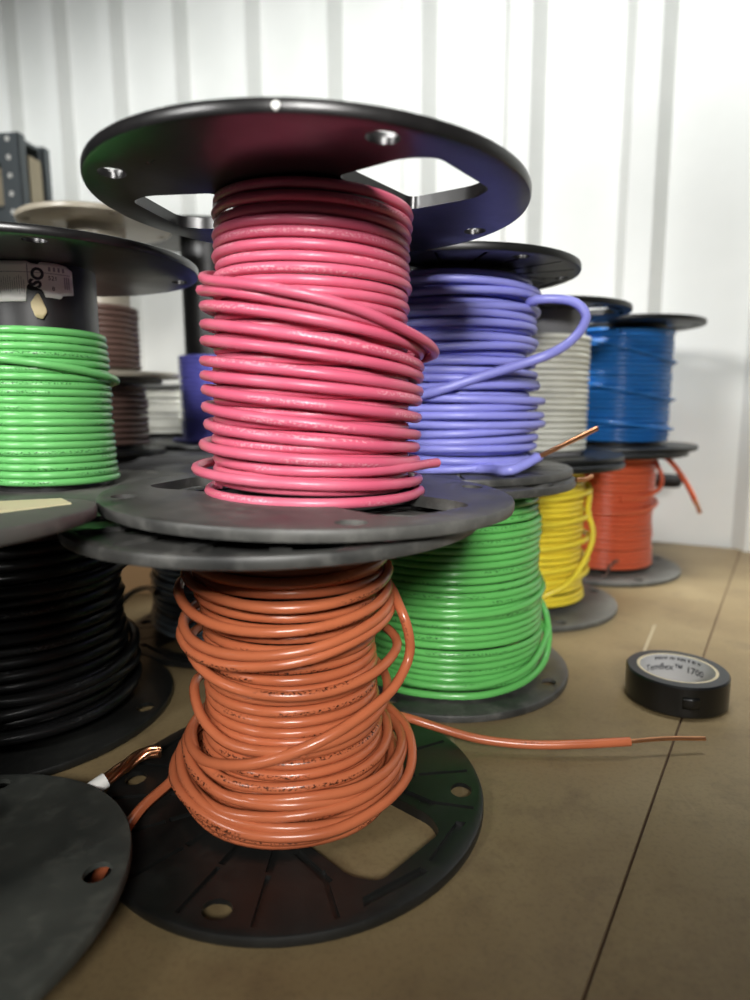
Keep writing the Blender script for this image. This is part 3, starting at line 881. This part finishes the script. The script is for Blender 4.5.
while a < 38:                       # upper line of print, too small to read
    wd = rg.choice((1.4, 2.2, 3.0)); it.append((a, a + wd, .182 + rg.uniform(0, .004), .205)); a += wd + rg.choice((1.2, 1.2, 4.0))
bars(it, rc - .0015, M['ink'], tp, 'core_print')
# lifted flap of the tape's end
v = []; f = []
fa = 180 + 24
for i in range(9):
    a = fa - 16 + i * 2.3
    r = ro + .003 + .012 * max(0, math.sin(PI * i / 8)) 
    for z in (.075, .10, .135, .15): v.append(cylp(a, r * (1 if z > .08 else .997), z))
for i in range(8):
    for j in range(3):
        k = i * 4 + j; f.append((k, k + 4, k + 5, k + 1))
o = mesh_obj('tape_flap', v, f, M['tape'], tp, smooth=60); md = o.modifiers.new('t', 'SOLIDIFY'); md.thickness = .004

# ------------------------------------------------------------------ rod on the wall, shelving at left
rx, ry, rz = at_y(664, 480.5, 8.9)
tt = (Vector((rx, ry, 0)) - Vector((0, 11.8, 0))).dot(wt); 
rod = empty('wall_bar', (rx, ry, rz), math.atan2(wt.y, wt.x), 'short black round-ended bar on the wall behind the orange-red spool', 'bar')
v, f = lathe([(0, -.75), (.06, -.75), (.09, -.70), (.098, -.6), (.098, .12), (.09, .19), (.055, .225), (0, .235)], 24, False)
o = mesh_obj('bar', v, f, M['rubber'], rod, smooth=50)
o.matrix_local = Matrix.Rotation(PI / 2, 4, 'Y')
gap = (Vector((0, 11.8, 0)) - Vector((rx, ry, 0))).dot(wn)
bm = bmesh.new(); add_box(bm, (-.6, .06, -.06), (-.48, gap + .02, .06), .01); bm_obj('bracket', bm, M['rubber'], rod)

sh = empty('metal_shelving', (-6.0, 10.2, 0), math.atan2(wt.y, wt.x) * .3, 'grey steel shelving unit at the back left corner of the bench', 'shelving')
X0, X1, Y0, Y1 = -2.2, 1.2, -.55, -.02
for (px, py) in ((X0, Y0), (X1, Y0), (X0, Y1), (X1, Y1)):
    bm = bmesh.new()
    sx = 1 if px < 0 else -1; sy = 1 if py < 0 else -1
    add_box(bm, (min(px, px + sx * .3), min(py, py + sy * .03), 0), (max(px, px + sx * .3), max(py, py + sy * .03), 5.8))
    add_box(bm, (min(px, px + sx * .03), min(py, py + sy * .14), 0), (max(px, px + sx * .03), max(py, py + sy * .14), 5.8))
    post = bm_obj('post', bm, M['steel'], sh)
    if py == Y0:
        for k in range(14):  # pale discs added in place of the post's punched holes
            v, f = lathe([(0, 0), (.035, 0), (.035, .004), (0, .004)], 10, False)
            b_ = mesh_obj('post_hole_disc', v, f, M['paper'], post); b_.matrix_local = Matrix.Translation((px + sx * .17, py - .002, 2.6 + k * .24)) @ Matrix.Rotation(PI / 2, 4, 'X')
for z0, z1 in ((5.42, 5.76), (4.35, 4.86), (1.2, 1.5)):
    bm = bmesh.new()
    add_box(bm, (X0 + .03, Y0 + .03, z1 - .05), (X1 - .03, Y1 - .03, z1)); add_box(bm, (X0 + .03, Y0 + .03, z0), (X1 - .03, Y0 + .08, z1))
    add_box(bm, (X0 + .03, Y1 - .08, z0), (X1 - .03, Y1 - .03, z1))
    bm_obj('shelf', bm, M['steel'], sh)
bm = bmesh.new(); add_box(bm, (X1 - .02, Y0 + .16, .05), (X1 + .02, Y0 + .42, 5.55)); bm_obj('side_panel', bm, M['tan'], sh)
pk = empty('storage_box', (-6.24, 9.97, 4.866), sh.rotation_euler.z, 'tan box on the shelf of the grey steel shelving', 'box')
bm = bmesh.new(); add_box(bm, (-1.5, -.16, 0), (1.1, .16, .45), .02); bm_obj('box_body', bm, M['tan'], pk)
bm = bmesh.new(); add_box(bm, (-1.53, -.18, .45), (1.12, .18, .52), .01); bm_obj('lid', bm, M['tan'], pk)

# ------------------------------------------------------------------ lights
def area(name, loc, target, sx, sy, e, col=(1, 1, 1), spread=180, xdir=None):
    L = bpy.data.lights.new(name, 'AREA'); L.shape = 'RECTANGLE'; L.size = sx; L.size_y = sy; L.energy = e; L.color = col
    o = bpy.data.objects.new(name, L); link(o); o.location = loc
    o.rotation_euler = (Vector(target) - Vector(loc)).to_track_quat('-Z', 'Y').to_euler()
    L.spread = R_(spread)
    if xdir is not None:
        zz = (Vector(loc) - Vector(target)).normalized(); xx = Vector(xdir); yy = zz.cross(xx).normalized(); xx = yy.cross(zz)
        o.rotation_euler = Matrix((xx, yy, zz)).transposed().to_euler()
    return o
def wall_pt(t, out, z):      # t along the wall, out from it
    p = Vector((0, 11.8, 0)) + wt * t - wn * out
    return (p.x, p.y, z)
area('room_lamp', (0.5, -7.0, 6.5), (-.25, 4, 1.9), 2.8, 1.8, 110, (1, .98, .95), 42)
area('side_lamp', (-9, -4.5, 7.0), (-1.6, 7, 3.6), 3.2, 2.4, 235, (1, .99, .97), 64)
area('added_wall_light', wall_pt(-9, 7, 9.5), wall_pt(-9, 0, 7.3), 48, .7, 860, (.98, 1, .985), 90, wt)  # unseen strip light added to brighten the upper wall
area('bench_strip_lamp', wall_pt(-3, 4.0, 13), wall_pt(-3, 2.7, 0.0), 30, .7, 1150, (.99, 1, .98), 40, wt)
w = bpy.data.worlds.new('World'); scene.world = w; w.use_nodes = True
bg = w.node_tree.nodes['Background']; bg.inputs[0].default_value = (.9, .95, 1, 1); bg.inputs[1].default_value = .035

# ------------------------------------------------------------------ camera
cam = bpy.data.cameras.new('Camera'); co = bpy.data.objects.new('Camera', cam); link(co)
cp, sp = math.cos(PITCH), math.sin(PITCH); c, s = math.cos(ROLL), math.sin(ROLL)
ex = Vector((1, 0, 0)); ev = Vector((0, -sp, cp)); fw = Vector((0, cp, sp))
right = ex * c + ev * s; upv = ex * -s + ev * c
mw = Matrix((right, upv, -fw)).transposed().to_4x4(); mw.translation = (0, 0, CAM_H)
co.matrix_world = mw
cam.sensor_fit = 'VERTICAL'; cam.sensor_height = 36; cam.sensor_width = 27; cam.lens = FPX / 1000 * 36
cam.clip_start = .005; cam.clip_end = 50
cam.dof.use_dof = True; cam.dof.focus_distance = 3.3 * S; cam.dof.aperture_fstop = 6.5
scene.camera = co

# ------------------------------------------------------------------ to metres
bpy.context.view_layer.update()
done = set()
ROOM = Matrix.Rotation(math.atan(KW), 4, 'Z')      # turn everything so that the wall runs along X
for o in list(scene.objects):
    if '_face' in o: del o['_face']
    if '_tilt' in o: del o['_tilt']
    loc, rq, sc = o.matrix_local.decompose() if o.parent else o.matrix_basis.decompose()
    o.location = [q * S for q in o.location]
    if o.parent is None:
        if o.get('kind') == 'structure': o.data.transform(ROOM)
        else: o.matrix_basis = ROOM @ o.matrix_basis
    if o.type == 'MESH' and o.data.name not in done:
        done.add(o.data.name); o.data.transform(Matrix.Scale(S, 4))
        for md in o.modifiers:
            if md.type == 'SOLIDIFY': md.thickness *= S
    if o.type == 'LIGHT':
        o.data.size *= S; o.data.size_y *= S; o.data.energy *= S * S

vs = scene.view_settings
vs.view_transform = 'Standard'; vs.look = 'None'; vs.gamma = 1; vs.exposure = 0; vs.use_curve_mapping = False
scene.cycles.max_bounces = 8
